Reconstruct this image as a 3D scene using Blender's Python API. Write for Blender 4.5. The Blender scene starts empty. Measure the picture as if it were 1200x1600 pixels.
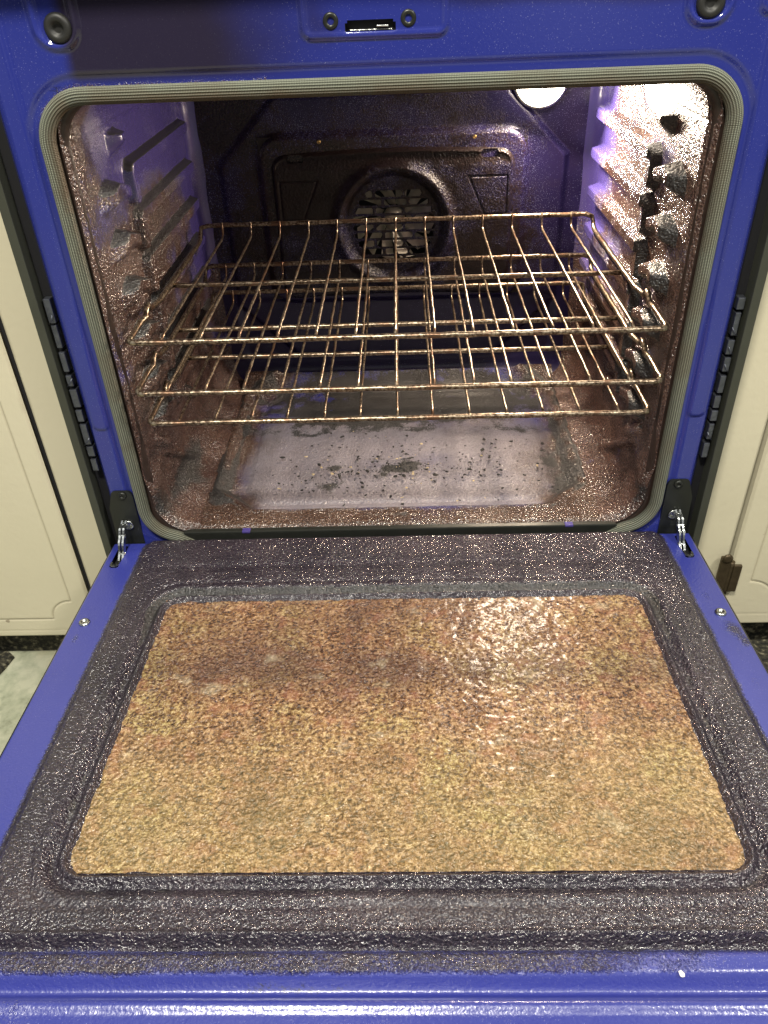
import bpy, bmesh, math, random
import numpy as np
from mathutils import Vector, Matrix
random.seed(7); rng = np.random.default_rng(7)
S = bpy.context.scene
COL = S.collection

# ------------------------------------------------------------------ camera
yaw, pitch, roll = -0.03771, 0.61987, -0.04195
cy, sy, cp, sp = math.cos(yaw), math.sin(yaw), math.cos(pitch), math.sin(pitch)
F = Vector((sy*cp, cy*cp, -sp)); R0 = Vector((cy, -sy, 0)); U0 = R0.cross(F)
RR = math.cos(roll)*R0 + math.sin(roll)*U0
UU = -math.sin(roll)*R0 + math.cos(roll)*U0
cam_d = bpy.data.cameras.new('camera'); cam = bpy.data.objects.new('camera', cam_d); COL.objects.link(cam)
cam.matrix_world = Matrix(((RR.x, UU.x, -F.x, 0.012), (RR.y, UU.y, -F.y, -0.7589),
                           (RR.z, UU.z, -F.z, 0.5767), (0, 0, 0, 1)))
cam_d.sensor_fit = 'VERTICAL'; cam_d.sensor_height = 24.0
cam_d.lens = 1218.5/1600*24.0
cam_d.clip_start = 0.02; cam_d.clip_end = 50
S.camera = cam
S.cycles.use_denoising = True; S.cycles.denoising_prefilter = 'NONE'   # keeps the fine glitter of the baked grease
S.cycles.sample_clamp_indirect = 1.5

# ------------------------------------------------------------------ surroundings and lamps
W = bpy.data.worlds.new('World'); S.world = W; W.use_nodes = True
wn, wl = W.node_tree.nodes, W.node_tree.links
wn.clear()
wo = wn.new('ShaderNodeOutputWorld'); wb = wn.new('ShaderNodeBackground')
wt = wn.new('ShaderNodeTexCoord'); wnz = wn.new('ShaderNodeTexNoise'); wr = wn.new('ShaderNodeValToRGB')
wnz.inputs['Scale'].default_value = 2.2; wnz.inputs['Detail'].default_value = 3
wl.new(wt.outputs['Generated'], wnz.inputs['Vector'])
wr.color_ramp.elements[0].position = 0.47; wr.color_ramp.elements[0].color = (.06, .057, .04, 1)
wr.color_ramp.elements[1].position = 0.62; wr.color_ramp.elements[1].color = (.85, .86, .92, 1)
wl.new(wnz.outputs['Fac'], wr.inputs['Fac']); wsx = wn.new('ShaderNodeSeparateXYZ'); wl.new(wt.outputs['Generated'], wsx.inputs[0])
wmr = wn.new('ShaderNodeMapRange'); wmr.interpolation_type = 'SMOOTHSTEP'
wl.new(wsx.outputs['Z'], wmr.inputs['Value']); wmr.inputs['From Min'].default_value = .25; wmr.inputs['From Max'].default_value = .9
wmr.inputs['To Min'].default_value = .75; wmr.inputs['To Max'].default_value = 2.2
wvm = wn.new('ShaderNodeVectorMath'); wvm.operation = 'SCALE'
wl.new(wr.outputs['Color'], wvm.inputs[0]); wl.new(wmr.outputs[0], wvm.inputs['Scale'])
wl.new(wvm.outputs[0], wb.inputs['Color'])
wb.inputs['Strength'].default_value = 0.7
wl.new(wb.outputs[0], wo.inputs[0])
S.view_settings.view_transform = 'Standard'; S.view_settings.look = 'None'
S.view_settings.gamma = 1; S.view_settings.exposure = 0.0; S.view_settings.use_curve_mapping = False

def area(name, loc, target, size, power, color, sizey=None):
    d = bpy.data.lights.new(name, 'AREA'); o = bpy.data.objects.new(name, d); COL.objects.link(o)
    d.energy = power; d.color = color; d.size = size
    if sizey: d.shape = 'RECTANGLE'; d.size_y = sizey
    o.location = loc
    o.rotation_euler = (Vector(target)-Vector(loc)).to_track_quat('-Z', 'Y').to_euler()
    return o
area('ceiling_light', (-0.30, -1.15, 2.1), (0, -0.2, 0), 0.30, 54.0, (1.0, .95, .82), 0.22)
area('ceiling_light_far', (1.2, -1.0, 1.9), (0.2, 0, 0), 0.25, 28.0, (1.0, .96, .86))

# ------------------------------------------------------------------ helpers
def link(o, parent=None):
    COL.objects.link(o)
    if parent is not None: o.parent = parent
    return o
def empty(name, loc=(0, 0, 0), parent=None):
    o = bpy.data.objects.new(name, None); o.location = loc; o.empty_display_size = .02
    return link(o, parent)
def tag(o, label=None, cat=None, group=None, kind=None):
    if label: o['label'] = label
    if cat: o['category'] = cat
    if group: o['group'] = group
    if kind: o['kind'] = kind
    return o
def mesh_np(name, V, Fq, mat, parent=None, smooth=True, attrs=None, uv=None):
    me = bpy.data.meshes.new(name)
    V = np.asarray(V, dtype=np.float64)
    me.from_pydata(V.tolist(), [], [list(map(int, f)) for f in Fq])
    if smooth: me.polygons.foreach_set('use_smooth', [True]*len(me.polygons))
    if attrs:
        for k, a in attrs.items():
            at = me.attributes.new(k, 'FLOAT', 'POINT'); at.data.foreach_set('value', np.asarray(a, dtype=np.float32).ravel())
    if uv is not None:
        ul = me.uv_layers.new(name='UVMap')
        li = np.empty(len(me.loops), dtype=np.int32); me.loops.foreach_get('vertex_index', li)
        ul.data.foreach_set('uv', np.asarray(uv, dtype=np.float32)[li].ravel())
    me.materials.append(mat); me.update()
    o = bpy.data.objects.new(name, me)
    return link(o, parent)
def grid(name, P, mat, parent=None, keep=None, attrs=None, flip=False, uv=None):
    """P: (nu,nv,3) array"""
    nu, nv = P.shape[:2]
    idx = np.arange(nu*nv).reshape(nu, nv)
    a, b, c, d = idx[:-1, :-1], idx[1:, :-1], idx[1:, 1:], idx[:-1, 1:]
    Fq = np.stack([a, b, c, d] if not flip else [a, d, c, b], -1).reshape(-1, 4)
    if keep is not None:
        k = keep
        kf = (k[:-1, :-1] & k[1:, :-1] & k[1:, 1:] & k[:-1, 1:]).ravel()
        Fq = Fq[kf]
    return mesh_np(name, P.reshape(-1, 3), Fq, mat, parent, True,
                   None if attrs is None else {k: v.ravel() for k, v in attrs.items()},
                   None if uv is None else uv.reshape(-1, 2))
class MB:
    def __init__(s): s.bm = bmesh.new()
    def box(s, x0, x1, y0, y1, z0, z1, bev=0):
        r = bmesh.ops.create_cube(s.bm, size=1.0)
        vs = r['verts']
        for v in vs:
            v.co = Vector(((x0+x1)/2+v.co.x*(x1-x0), (y0+y1)/2+v.co.y*(y1-y0), (z0+z1)/2+v.co.z*(z1-z0)))
        if bev:
            es = list({e for v in vs for e in v.link_edges})
            bmesh.ops.bevel(s.bm, geom=es, offset=bev, segments=2, affect='EDGES', profile=.5)
        return s
    def tube(s, pts, r, n=8, cap=True):
        pts = [Vector(p) for p in pts]; rings = []
        m = len(pts); prev = None
        for i, p in enumerate(pts):
            t = (pts[min(i+1, m-1)]-pts[max(i-1, 0)]).normalized()
            if prev is None:
                a = Vector((0, 0, 1)) if abs(t.z) < .9 else Vector((1, 0, 0))
                u = t.cross(a).normalized()
            else:
                u = (prev - t*prev.dot(t)).normalized()
            prev = u; w = t.cross(u)
            rr = r if not callable(r) else r(i)
            rings.append([s.bm.verts.new(p+rr*(math.cos(2*math.pi*k/n)*u+math.sin(2*math.pi*k/n)*w)) for k in range(n)])
        for i in range(m-1):
            for k in range(n):
                f = s.bm.faces.new((rings[i][k], rings[i][(k+1) % n], rings[i+1][(k+1) % n], rings[i+1][k])); f.smooth = True
        if cap:
            s.bm.faces.new(list(reversed(rings[0]))); s.bm.faces.new(rings[-1])
        return s
    def prism(s, poly, axis, a, b, bev=0):
        """poly in the two other axes, extruded along axis from a to b"""
        def mk(p, c):
            if axis == 'y': return Vector((p[0], c, p[1]))
            if axis == 'z': return Vector((p[0], p[1], c))
            return Vector((c, p[0], p[1]))
        v0 = [s.bm.verts.new(mk(p, a)) for p in poly]; v1 = [s.bm.verts.new(mk(p, b)) for p in poly]
        n = len(poly)
        fs = [s.bm.faces.new(v0), s.bm.faces.new(list(reversed(v1)))]
        for i in range(n): fs.append(s.bm.faces.new((v0[i], v1[i], v1[(i+1) % n], v0[(i+1) % n])))
        if bev:
            bmesh.ops.bevel(s.bm, geom=list({e for f in fs[:2] for e in f.edges}), offset=bev, segments=2, affect='EDGES')
        return s
    def lathe(s, prof, center, axis, n=28):
        """prof list of (radius, height) along axis ('y-' means toward viewer)"""
        rings = []
        for r, h in prof:
            ring = []
            for k in range(n):
                a = 2*math.pi*k/n; c, d = math.cos(a)*r, math.sin(a)*r
                v = Vector((c, -h, d)) if axis == 'y-' else Vector((c, d, h)) if axis == 'z' else Vector((h, c, d))
                ring.append(s.bm.verts.new(Vector(center)+v))
            rings.append(ring)
        for i in range(len(rings)-1):
            for k in range(n):
                f = s.bm.faces.new((rings[i][k], rings[i][(k+1) % n], rings[i+1][(k+1) % n], rings[i+1][k])); f.smooth = True
        s.bm.faces.new(rings[-1]); s.bm.faces.new(list(reversed(rings[0])))
        return s
    def build(s, name, mat, parent=None, loc=None):
        bmesh.ops.recalc_face_normals(s.bm, faces=s.bm.faces[:])
        me = bpy.data.meshes.new(name); s.bm.to_mesh(me); s.bm.free(); me.materials.append(mat)
        o = bpy.data.objects.new(name, me)
        if loc: o.location = loc
        return link(o, parent)
def sdbox(x, y, hx, hy, r):
    qx, qy = np.abs(x)-hx+r, np.abs(y)-hy+r
    return np.hypot(np.maximum(qx, 0), np.maximum(qy, 0))+np.minimum(np.maximum(qx, qy), 0)-r
def sdcham(x, y, hx, hy, c):
    b = np.maximum(np.abs(x)-hx, np.abs(y)-hy)
    return np.maximum(b, (np.abs(x)+np.abs(y)-(hx+hy-c))*.7071)
def ss(x, a, b):
    t = np.clip((x-a)/(b-a), 0, 1); return t*t*(3-2*t)
def vnoise(x, y, f, seed=0):
    """smooth value noise, -1..1"""
    g = np.random.default_rng(seed).uniform(-1, 1, (257, 257))
    X, Y = np.asarray(x)*f+100.3, np.asarray(y)*f+100.7
    i, j = np.floor(X).astype(int), np.floor(Y).astype(int); u, v = X-i, Y-j
    u = u*u*(3-2*u); v = v*v*(3-2*v)
    G = lambda a, b: g[a % 257, b % 257]
    return (G(i, j)*(1-u)+G(i+1, j)*u)*(1-v)+(G(i, j+1)*(1-u)+G(i+1, j+1)*u)*v
def fbm(x, y, f, seed=0, o=4):
    s, a = 0, 1
    for k in range(o): s = s+a*vnoise(x, y, f*2**k, seed+k); a *= .5
    return s/1.9
def blob(x, y, cx, cy_, rx, ry):
    return np.exp(-(((x-cx)/rx)**2+((y-cy_)/ry)**2))

# ------------------------------------------------------------------ materials
def newmat(name):
    m = bpy.data.materials.new(name); m.use_nodes = True
    nt = m.node_tree; return m, nt, nt.nodes['Principled BSDF']
def N(nt, typ, ins=None, **props):
    n = nt.nodes.new(typ)
    for k, v in props.items(): setattr(n, k, v)
    for k, v in (ins or {}).items():
        s = n.inputs[k]
        if hasattr(v, 'is_output') and v.is_output: nt.links.new(v, s)
        else: s.default_value = v
    return n
def noise(nt, scale, detail=2.0, rough=.5, coord='Object', vec=None):
    if vec is None:
        tc = nt.nodes.get('TC') or N(nt, 'ShaderNodeTexCoord'); tc.name = 'TC'; vec = tc.outputs[coord]
    return N(nt, 'ShaderNodeTexNoise', {'Scale': scale, 'Detail': detail, 'Roughness': rough, 'Vector': vec}).outputs['Fac']
def M_(nt, op, a, b=0.0, c=None, clamp=False):
    n = nt.nodes.new('ShaderNodeMath'); n.operation = op; n.use_clamp = clamp
    for i, v in enumerate((a, b) if c is None else (a, b, c)):
        if hasattr(v, 'is_output') and v.is_output: nt.links.new(v, n.inputs[i])
        else: n.inputs[i].default_value = v
    return n.outputs[0]
def mixc(nt, f, a, b):
    n = nt.nodes.new('ShaderNodeMix'); n.data_type = 'RGBA'
    for s, v in ((n.inputs[0], f), (n.inputs[6], a), (n.inputs[7], b)):
        if hasattr(v, 'is_output') and v.is_output: nt.links.new(v, s)
        else: s.default_value = v if not isinstance(v, tuple) else (*v, 1)[:4]
    return n.outputs[2]
def ramp(nt, f, stops):
    n = nt.nodes.new('ShaderNodeValToRGB'); nt.links.new(f, n.inputs[0])
    while len(n.color_ramp.elements) < len(stops): n.color_ramp.elements.new(.5)
    for e, (p, c) in zip(n.color_ramp.elements, stops): e.position = p; e.color = (*c, 1)
    return n.outputs[0]
def sstep(nt, f, a, b):
    n = nt.nodes.new('ShaderNodeMapRange'); n.interpolation_type = 'SMOOTHSTEP'
    nt.links.new(f, n.inputs['Value']); n.inputs['From Min'].default_value = a; n.inputs['From Max'].default_value = b
    return n.outputs['Result']
def attr(nt, name):
    return N(nt, 'ShaderNodeAttribute', attribute_name=name).outputs['Fac']
def bump(nt, h, dist, strength=1.0, normal=None):
    ins = {'Height': h, 'Distance': dist, 'Strength': strength}
    if normal is not None: ins['Normal'] = normal
    return N(nt, 'ShaderNodeBump', ins).outputs['Normal']

def facets(nt, nrm, scale, amount, mask=None):
    """crystalline burnt grease: every tiny grain has its own tilt"""
    tc = nt.nodes.get('TC')
    wob = N(nt, 'ShaderNodeTexNoise', {'Scale': scale*.8, 'Detail': 1.0, 'Vector': tc.outputs['Object']})
    dv = N(nt, 'ShaderNodeVectorMath', {0: wob.outputs['Color'], 'Scale': 2.0/scale}, operation='SCALE')
    ad = N(nt, 'ShaderNodeVectorMath', {0: tc.outputs['Object'], 1: dv.outputs[0]}, operation='ADD')
    vo = N(nt, 'ShaderNodeTexVoronoi', {'Scale': scale, 'Vector': ad.outputs[0]})
    sb = N(nt, 'ShaderNodeVectorMath', {0: vo.outputs['Color'], 1: (.5, .5, .5)}, operation='SUBTRACT')
    amt = M_(nt, 'MULTIPLY', mask, amount) if mask is not None else amount
    sc_ = N(nt, 'ShaderNodeVectorMath', {0: sb.outputs[0], 'Scale': amt}, operation='SCALE')
    a2 = N(nt, 'ShaderNodeVectorMath', {0: nrm, 1: sc_.outputs[0]}, operation='ADD')
    return N(nt, 'ShaderNodeVectorMath', {0: a2.outputs[0]}, operation='NORMALIZE').outputs[0]
def baked(name, clean=(.029, .038, .255), crud=((.02, .012, .013), (.07, .035, .028), (.17, .085, .05)),
          haze_sheen=(.20, .175, .225), grain=430., amp=.0011, crud_rough=.30, spec=.6, fleck=True, facet=.30, soft=0., coat=.35, clean_rough=.24, hact=.30, base_act=.035):
    """blue enamel with burnt-on grease: attributes grime / haze / soot say where; the last two also carry painted sheen and shade"""
    m, nt, b = newmat(name)
    g, hz, so = attr(nt, 'grime'), attr(nt, 'haze_sheen'), attr(nt, 'soot_shade')
    n1 = noise(nt, 45, 3); n2 = noise(nt, grain, 3, .6); n3 = noise(nt, grain*2.3, 2); n4 = noise(nt, 14, 2)
    gg = M_(nt, 'ADD', g, M_(nt, 'ADD', M_(nt, 'MULTIPLY', M_(nt, 'SUBTRACT', n1, .5), .45), M_(nt, 'MULTIPLY', M_(nt, 'SUBTRACT', n2, .5), .55)))
    gm = sstep(nt, gg, .36-soft, .62+soft)
    hh = sstep(nt, M_(nt, 'ADD', hz, M_(nt, 'ADD', M_(nt, 'MULTIPLY', M_(nt, 'SUBTRACT', n4, .5), .5), M_(nt, 'MULTIPLY', M_(nt, 'SUBTRACT', n3, .5), .9))), .15, .85)
    sm = sstep(nt, M_(nt, 'ADD', so, M_(nt, 'ADD', M_(nt, 'MULTIPLY', M_(nt, 'SUBTRACT', n1, .5), .8), M_(nt, 'MULTIPLY', M_(nt, 'SUBTRACT', n2, .5), .7))), .38, .62)
    cr = ramp(nt, M_(nt, 'ADD', M_(nt, 'MULTIPLY', n2, .7), M_(nt, 'MULTIPLY', n4, .3)), [(.28, crud[0]), (.5, crud[1]), (.72, crud[2])])
    cl = clean
    if fleck:
        fl = sstep(nt, M_(nt, 'ADD', n3, M_(nt, 'MULTIPLY', g, .22)), .70, .76)
        cl = mixc(nt, M_(nt, 'MULTIPLY', fl, .55), clean, (.35, .36, .62))
    c = mixc(nt, hh, cl, haze_sheen)
    c = mixc(nt, gm, c, cr)
    c = mixc(nt, sm, c, (.008, .007, .007))
    c = mixc(nt, M_(nt, 'MULTIPLY', attr(nt, 'stain'), .94), c, (.022, .016, .013))
    nt.links.new(c, b.inputs['Base Color'])
    rg = M_(nt, 'ADD', M_(nt, 'MULTIPLY', gm, crud_rough-clean_rough), clean_rough)
    rg = M_(nt, 'ADD', rg, M_(nt, 'MULTIPLY', hh, .22)); rg = M_(nt, 'ADD', rg, M_(nt, 'MULTIPLY', sm, .30))
    nt.links.new(rg, b.inputs['Roughness'])
    b.inputs['Specular IOR Level'].default_value = spec
    b.inputs['Coat Weight'].default_value = coat; b.inputs['Coat Roughness'].default_value = .11
    n5 = noise(nt, grain*.62, 2, .5)
    rdg = M_(nt, 'SUBTRACT', 1.0, M_(nt, 'ABSOLUTE', M_(nt, 'MULTIPLY', M_(nt, 'SUBTRACT', n5, .5), 5.0)))
    n6 = noise(nt, grain*.8, 1, .5)
    hgt = M_(nt, 'ADD', M_(nt, 'MULTIPLY', n6, 2.2), M_(nt, 'ADD', M_(nt, 'MULTIPLY', n3, .2), M_(nt, 'MULTIPLY', rdg, .30)))
    act = M_(nt, 'ADD', M_(nt, 'MULTIPLY', gm, 1.0), M_(nt, 'MULTIPLY', hh, hact), clamp=True)
    act = M_(nt, 'ADD', act, base_act)
    nb_ = bump(nt, M_(nt, 'MULTIPLY', hgt, act), amp)
    nt.links.new(facets(nt, nb_, grain*1.05, facet, M_(nt, 'SUBTRACT', act, .03, clamp=True)) if facet else nb_, b.inputs['Normal'])
    nt.links.new(b.inputs['Normal'].links[0].from_socket, b.inputs['Coat Normal'])
    return m
def plain(name, col, rough=.5, metal=0., var=.15, scale=60, bmp=0, bscale=400, spec=.5):
    m, nt, b = newmat(name)
    n = noise(nt, scale, 4)
    c = mixc(nt, n, tuple(v*(1-var) for v in col), tuple(min(1, v*(1+var)) for v in col))
    nt.links.new(c, b.inputs['Base Color'])
    b.inputs['Roughness'].default_value = rough; b.inputs['Metallic'].default_value = metal
    b.inputs['Specular IOR Level'].default_value = spec
    if bmp: nt.links.new(bump(nt, noise(nt, bscale, 3), bmp), b.inputs['Normal'])
    return m

M_frame = baked('blue_enamel_frame', clean=(.024, .033, .225), clean_rough=.09, amp=.0006, grain=500, facet=.2, coat=0)
M_door = baked('door_enamel', crud=((.007, .005, .010), (.024, .018, .028), (.080, .058, .064)), grain=520, amp=.00095, crud_rough=.18, spec=1.0, facet=.30, coat=.3, soft=.06, clean_rough=.30, base_act=.11)
M_wall = baked('cavity_enamel', clean=(.065, .05, .22), crud=((.018, .008, .007), (.070, .036, .028), (.21, .13, .095)), grain=480, amp=.0012, crud_rough=.20, spec=1.0, facet=.34)
M_floor = baked('cavity_floor_enamel', crud=((.014, .007, .005), (.060, .032, .022), (.18, .115, .08)), grain=480, amp=.0011, crud_rough=.20, spec=1.0, facet=.36, soft=.22, haze_sheen=(.185, .165, .19), hact=.75)
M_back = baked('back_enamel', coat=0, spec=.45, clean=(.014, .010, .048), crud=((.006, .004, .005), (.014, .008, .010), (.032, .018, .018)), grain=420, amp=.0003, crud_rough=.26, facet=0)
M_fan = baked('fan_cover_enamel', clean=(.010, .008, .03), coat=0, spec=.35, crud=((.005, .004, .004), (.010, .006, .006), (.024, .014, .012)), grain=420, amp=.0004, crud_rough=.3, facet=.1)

# browned glass
M_glass, nt, b = newmat('browned_glass')
n_a = noise(nt, 330, 3, .62); n_b = noise(nt, 11, 4, .6); n_c = noise(nt, 620, 2); n_d = noise(nt, 55, 3); n_e = noise(nt, 26, 3, .6)
c1 = ramp(nt, n_a, [(.34, (.035, .015, .008)), (.43, (.16, .08, .036)), (.53, (.34, .215, .10)), (.65, (.66, .52, .31))])
c2 = ramp(nt, n_b, [(.35, (.62, .45, .36)), (.5, (1.0, .84, .72)), (.64, (.98, .98, .70))])
mul = N(nt, 'ShaderNodeMix', data_type='RGBA', blend_type='MULTIPLY'); mul.inputs[0].default_value = 1
nt.links.new(c1, mul.inputs[6]); nt.links.new(c2, mul.inputs[7])
red = sstep(nt, n_d, .52, .70); c3 = mixc(nt, M_(nt, 'MULTIPLY', red, .45), mul.outputs[2], (.40, .15, .08))
c3 = mixc(nt, M_(nt, 'MULTIPLY', attr(nt, 'soot_shade'), .72), c3, (.085, .038, .024))
pale = sstep(nt, n_e, .60, .74); c3 = mixc(nt, M_(nt, 'MULTIPLY', pale, .30), c3, (.75, .66, .45))
dots = sstep(nt, noise(nt, 170, 1), .76, .79); c3 = mixc(nt, dots, c3, (.02, .012, .01))
c3 = mixc(nt, M_(nt, 'MULTIPLY', attr(nt, 'gold_sheen'), .45), c3, (.44, .36, .15))  # paler gold near half: room reflection painted into the glass colour
nt.links.new(c3, b.inputs['Base Color']); b.inputs['Roughness'].default_value = .25
b.inputs['Coat Weight'].default_value = .35; b.inputs['Coat Roughness'].default_value = .22
b.inputs['Specular IOR Level'].default_value = 1.0
hg = M_(nt, 'ADD', noise(nt, 380, 1), M_(nt, 'ADD', M_(nt, 'MULTIPLY', n_a, .5), M_(nt, 'MULTIPLY', n_c, .08)))
nt.links.new(facets(nt, bump(nt, noise(nt, 110, 2), .0020, 1.0, bump(nt, hg, .0044)), 500, .42), b.inputs['Normal'])

# burnt rack wire
M_wire, nt, b = newmat('burnt_rack_wire')
na = noise(nt, 320, 3, .6); nb = noise(nt, 40, 2)
c = ramp(nt, na, [(.36, (.05, .03, .02)), (.47, (.17, .12, .08)), (.60, (.44, .37, .27))])
c = mixc(nt, sstep(nt, nb, .5, .68), c, (.20, .12, .075))
nt.links.new(c, b.inputs['Base Color']); b.inputs['Metallic'].default_value = .85; b.inputs['Roughness'].default_value = .30
nt.links.new(bump(nt, na, .0004), b.inputs['Normal'])

# woven gasket
M_gask, nt, b = newmat('woven_gasket')
uv = N(nt, 'ShaderNodeUVMap'); sep = N(nt, 'ShaderNodeSeparateXYZ', {'Vector': uv.outputs[0]})
wv = M_(nt, 'SINE', M_(nt, 'MULTIPLY', sep.outputs[0], 2*math.pi/.0014))
wv2 = M_(nt, 'SINE', M_(nt, 'MULTIPLY', sep.outputs[1], 2*math.pi*18))
br = M_(nt, 'MULTIPLY', M_(nt, 'ADD', M_(nt, 'MULTIPLY', wv, .25), .5), 1)
h = M_(nt, 'ADD', M_(nt, 'MULTIPLY', wv, .35), wv2)
nz = noise(nt, 25, 4, .6)
c = mixc(nt, M_(nt, 'ADD', M_(nt, 'MULTIPLY', wv2, .40), M_(nt, 'MULTIPLY', br, .7), clamp=True), (.05, .053, .038), (.33, .35, .27))
c = mixc(nt, M_(nt, 'MULTIPLY', attr(nt, 'grime'), sstep(nt, nz, .28, .55)), c, (.10, .055, .022))
nt.links.new(c, b.inputs['Base Color']); b.inputs['Roughness'].default_value = .6
nt.links.new(bump(nt, h, .0005), b.inputs['Normal'])

M_black = plain('black_bracket', (.022, .024, .020), .35, .3, .3)
M_rubber = plain('black_rubber', (.018, .018, .017), .5)
M_trim = plain('dark_side_trim', (.045, .048, .036), .45, .0, .2, 30)
M_void = plain('dark_gap', (.006, .006, .008), .8)
M_steel = plain('zinc_steel', (.55, .57, .55), .25, 1., .35, 250, .0002, 500)
M_vent = plain('dull_vent_metal', (.13, .14, .17), .38, .8, .5, 120, .0006, 260)
M_brass = plain('brass_screw_metal', (.45, .30, .12), .3, 1.)
M_fanmetal = plain('fan_blade_metal', (.50, .46, .38), .35, .6, .5, 90)
M_flange = plain('dark_baked_flange', (.030, .018, .014), .4, 0, .5, 120, .0004, 420)
M_gloss = plain('black_glass_edge', (.01, .01, .011), .12)
M_ash = plain('charred_food', (.012, .011, .010), .7, 0, .6, 300, .001, 600)
M_tan = plain('dry_crumb', (.45, .36, .22), .7, 0, .3)
M_white = plain('white_crumb', (.85, .84, .78), .6)
M_hingeb = plain('aged_bronze', (.10, .075, .045), .42, .7, .5, 120, .0003, 300)

M_cab, nt, b = newmat('cream_paint')
n_ = noise(nt, 6, 4, .6); n2_ = noise(nt, 130, 2)
c = mixc(nt, n_, (.60, .55, .40), (.70, .65, .48))
c = mixc(nt, M_(nt, 'MULTIPLY', attr(nt, 'groove'), .75), c, (.16, .12, .07))
c = mixc(nt, M_(nt, 'MULTIPLY', sstep(nt, noise(nt, 60, 1), .80, .83), .6), c, (.14, .09, .05))
nt.links.new(c, b.inputs['Base Color']); b.inputs['Roughness'].default_value = .42
nt.links.new(bump(nt, n2_, .0003), b.inputs['Normal'])

M_tile, nt, b = newmat('mottled_vinyl')
na = noise(nt, 22, 6, .65); nb = noise(nt, 6, 3)
c = ramp(nt, na, [(.32, (.17, .18, .12)), (.48, (.40, .42, .30)), (.62, (.55, .55, .41))])
c = mixc(nt, sstep(nt, nb, .52, .68), c, (.47, .40, .25))
nt.links.new(c, b.inputs['Base Color']); b.inputs['Roughness'].default_value = .42
nt.links.new(bump(nt, na, .001), b.inputs['Normal'])
M_mat, nt, b = newmat('dark_mat_weave')
na = noise(nt, 160, 3)
c = ramp(nt, na, [(.4, (.012, .012, .009)), (.56, (.05, .045, .028)), (.70, (.22, .20, .13))])
nt.links.new(c, b.inputs['Base Color']); b.inputs['Roughness'].default_value = .9
nt.links.new(bump(nt, na, .003), b.inputs['Normal'])

def lampmat(name, col, st):
    m, nt, b = newmat(name); b.inputs['Base Color'].default_value = (.8, .8, .8, 1)
    b.inputs['Emission Color'].default_value = (*col, 1); b.inputs['Emission Strength'].default_value = st
    return m
M_lamp = lampmat('lit_lamp_glass', (1, .86, .68), 25)
M_lamp2 = lampmat('lit_side_lamp_glass', (1, .88, .74), 30)

# ------------------------------------------------------------------ the setting
fl = MB().box(-3, 3, -3, 3, -.30, -.25).build('floor', M_tile); tag(fl, kind='structure')

# ------------------------------------------------------------------ the oven
oven = empty('oven', (0, .2, -.25))
tag(oven, 'blue enamel oven with its door folded open and baked-on brown grease inside', 'oven')
oven_off = Vector((0, -.2, .25))
class _P: pass
def P(o):
    """parent under the oven keeping world coordinates of the mesh"""
    o.parent = oven; o.location = Vector(o.location)+oven_off; return o
GH = .4932
# front frame
xs = np.linspace(-.344, .344, 345); zs = np.linspace(-.03, .62, 326)
X, Z = np.meshgrid(xs, zs, indexing='ij')
sd = sdbox(X, Z-GH/2, .310, GH/2, .045)
h = np.zeros_like(X)
h += .0022*ss(sd, .006, .011)                       # shallow step round the gasket
strip = sdbox(np.abs(X)-.3270, Z-.457, .0085, .300, .006)   # raised side strips, z .157 up
h += .0020*(1-ss(strip, -.0015, .0015))*(Z < .60)
h -= .010*ss(np.abs(X), .3375, .344)               # outer edges roll back
lat = sdbox(X+.0075, Z-.575, .0605, .0535, .008)
h += .0030*(1-ss(lat, -.0012, .0012)) - .0016*(1-ss(lat, -.0045, -.0025))
for bx, bz in ((-.272, .552), (.265, .552)):
    e = sdbox(X-bx, Z-bz, .020, .032, .018)
    h += .0032*(1-ss(e, -.003, .0015)) - .0035*(1-ss(e, -.007, -.004))
e = sdbox(X-.318, Z-.556, .013, .030, .010); h += .003*(1-ss(e, -.003, .0015))
h += .004*ss(Z, .497, .505)*0
slot = sdbox(X+.0110, Z-.5295, .019, .0022, .001)
keep = (sd > -.007) & (slot > .0005)
grime = .10+.30*blob(X, Z, -.18, .53, .11, .05)*0+.5*(1-ss(sd, -.006, .010))*(Z > .40)*(X < -.1)
grime = grime+.25*np.clip(fbm(X, Z, 9, 5), 0, 1)*0
stain = ss(X, -.277+.006*fbm(Z, X, 20, 6), -.262)*(1-ss(X+.03*fbm(X, Z, 14, 7), -.15, -.04))*ss(Z, .490, .503)*.93
stain = np.maximum(stain, .55*ss(Z+.006*fbm(X, Z, 12, 9), .535, .548)*ss(X, .0, .1))
stain = np.maximum(stain, .5*np.clip(fbm(X, Z, 22, 12)*2, 0, 1)*blob(X, Z, -.06, .535, .03, .02))
sootf = .42*blob(X, Z, -.29, .49, .03, .02)
Pg = np.stack([X, -h, Z], -1)
P(grid('front_frame', Pg, M_frame, keep=keep, attrs={'stain': stain, 'grime': grime, 'haze_sheen': 0*X, 'soot_shade': sootf}, flip=False))
m = MB(); 
for s in (-1, 1): m.box(s*.3415-.002, s*.3415+.002, .0105, .06, -.03, .62)
P(m.build('frame_return', M_frame)) if False else m.bm.free()
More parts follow.
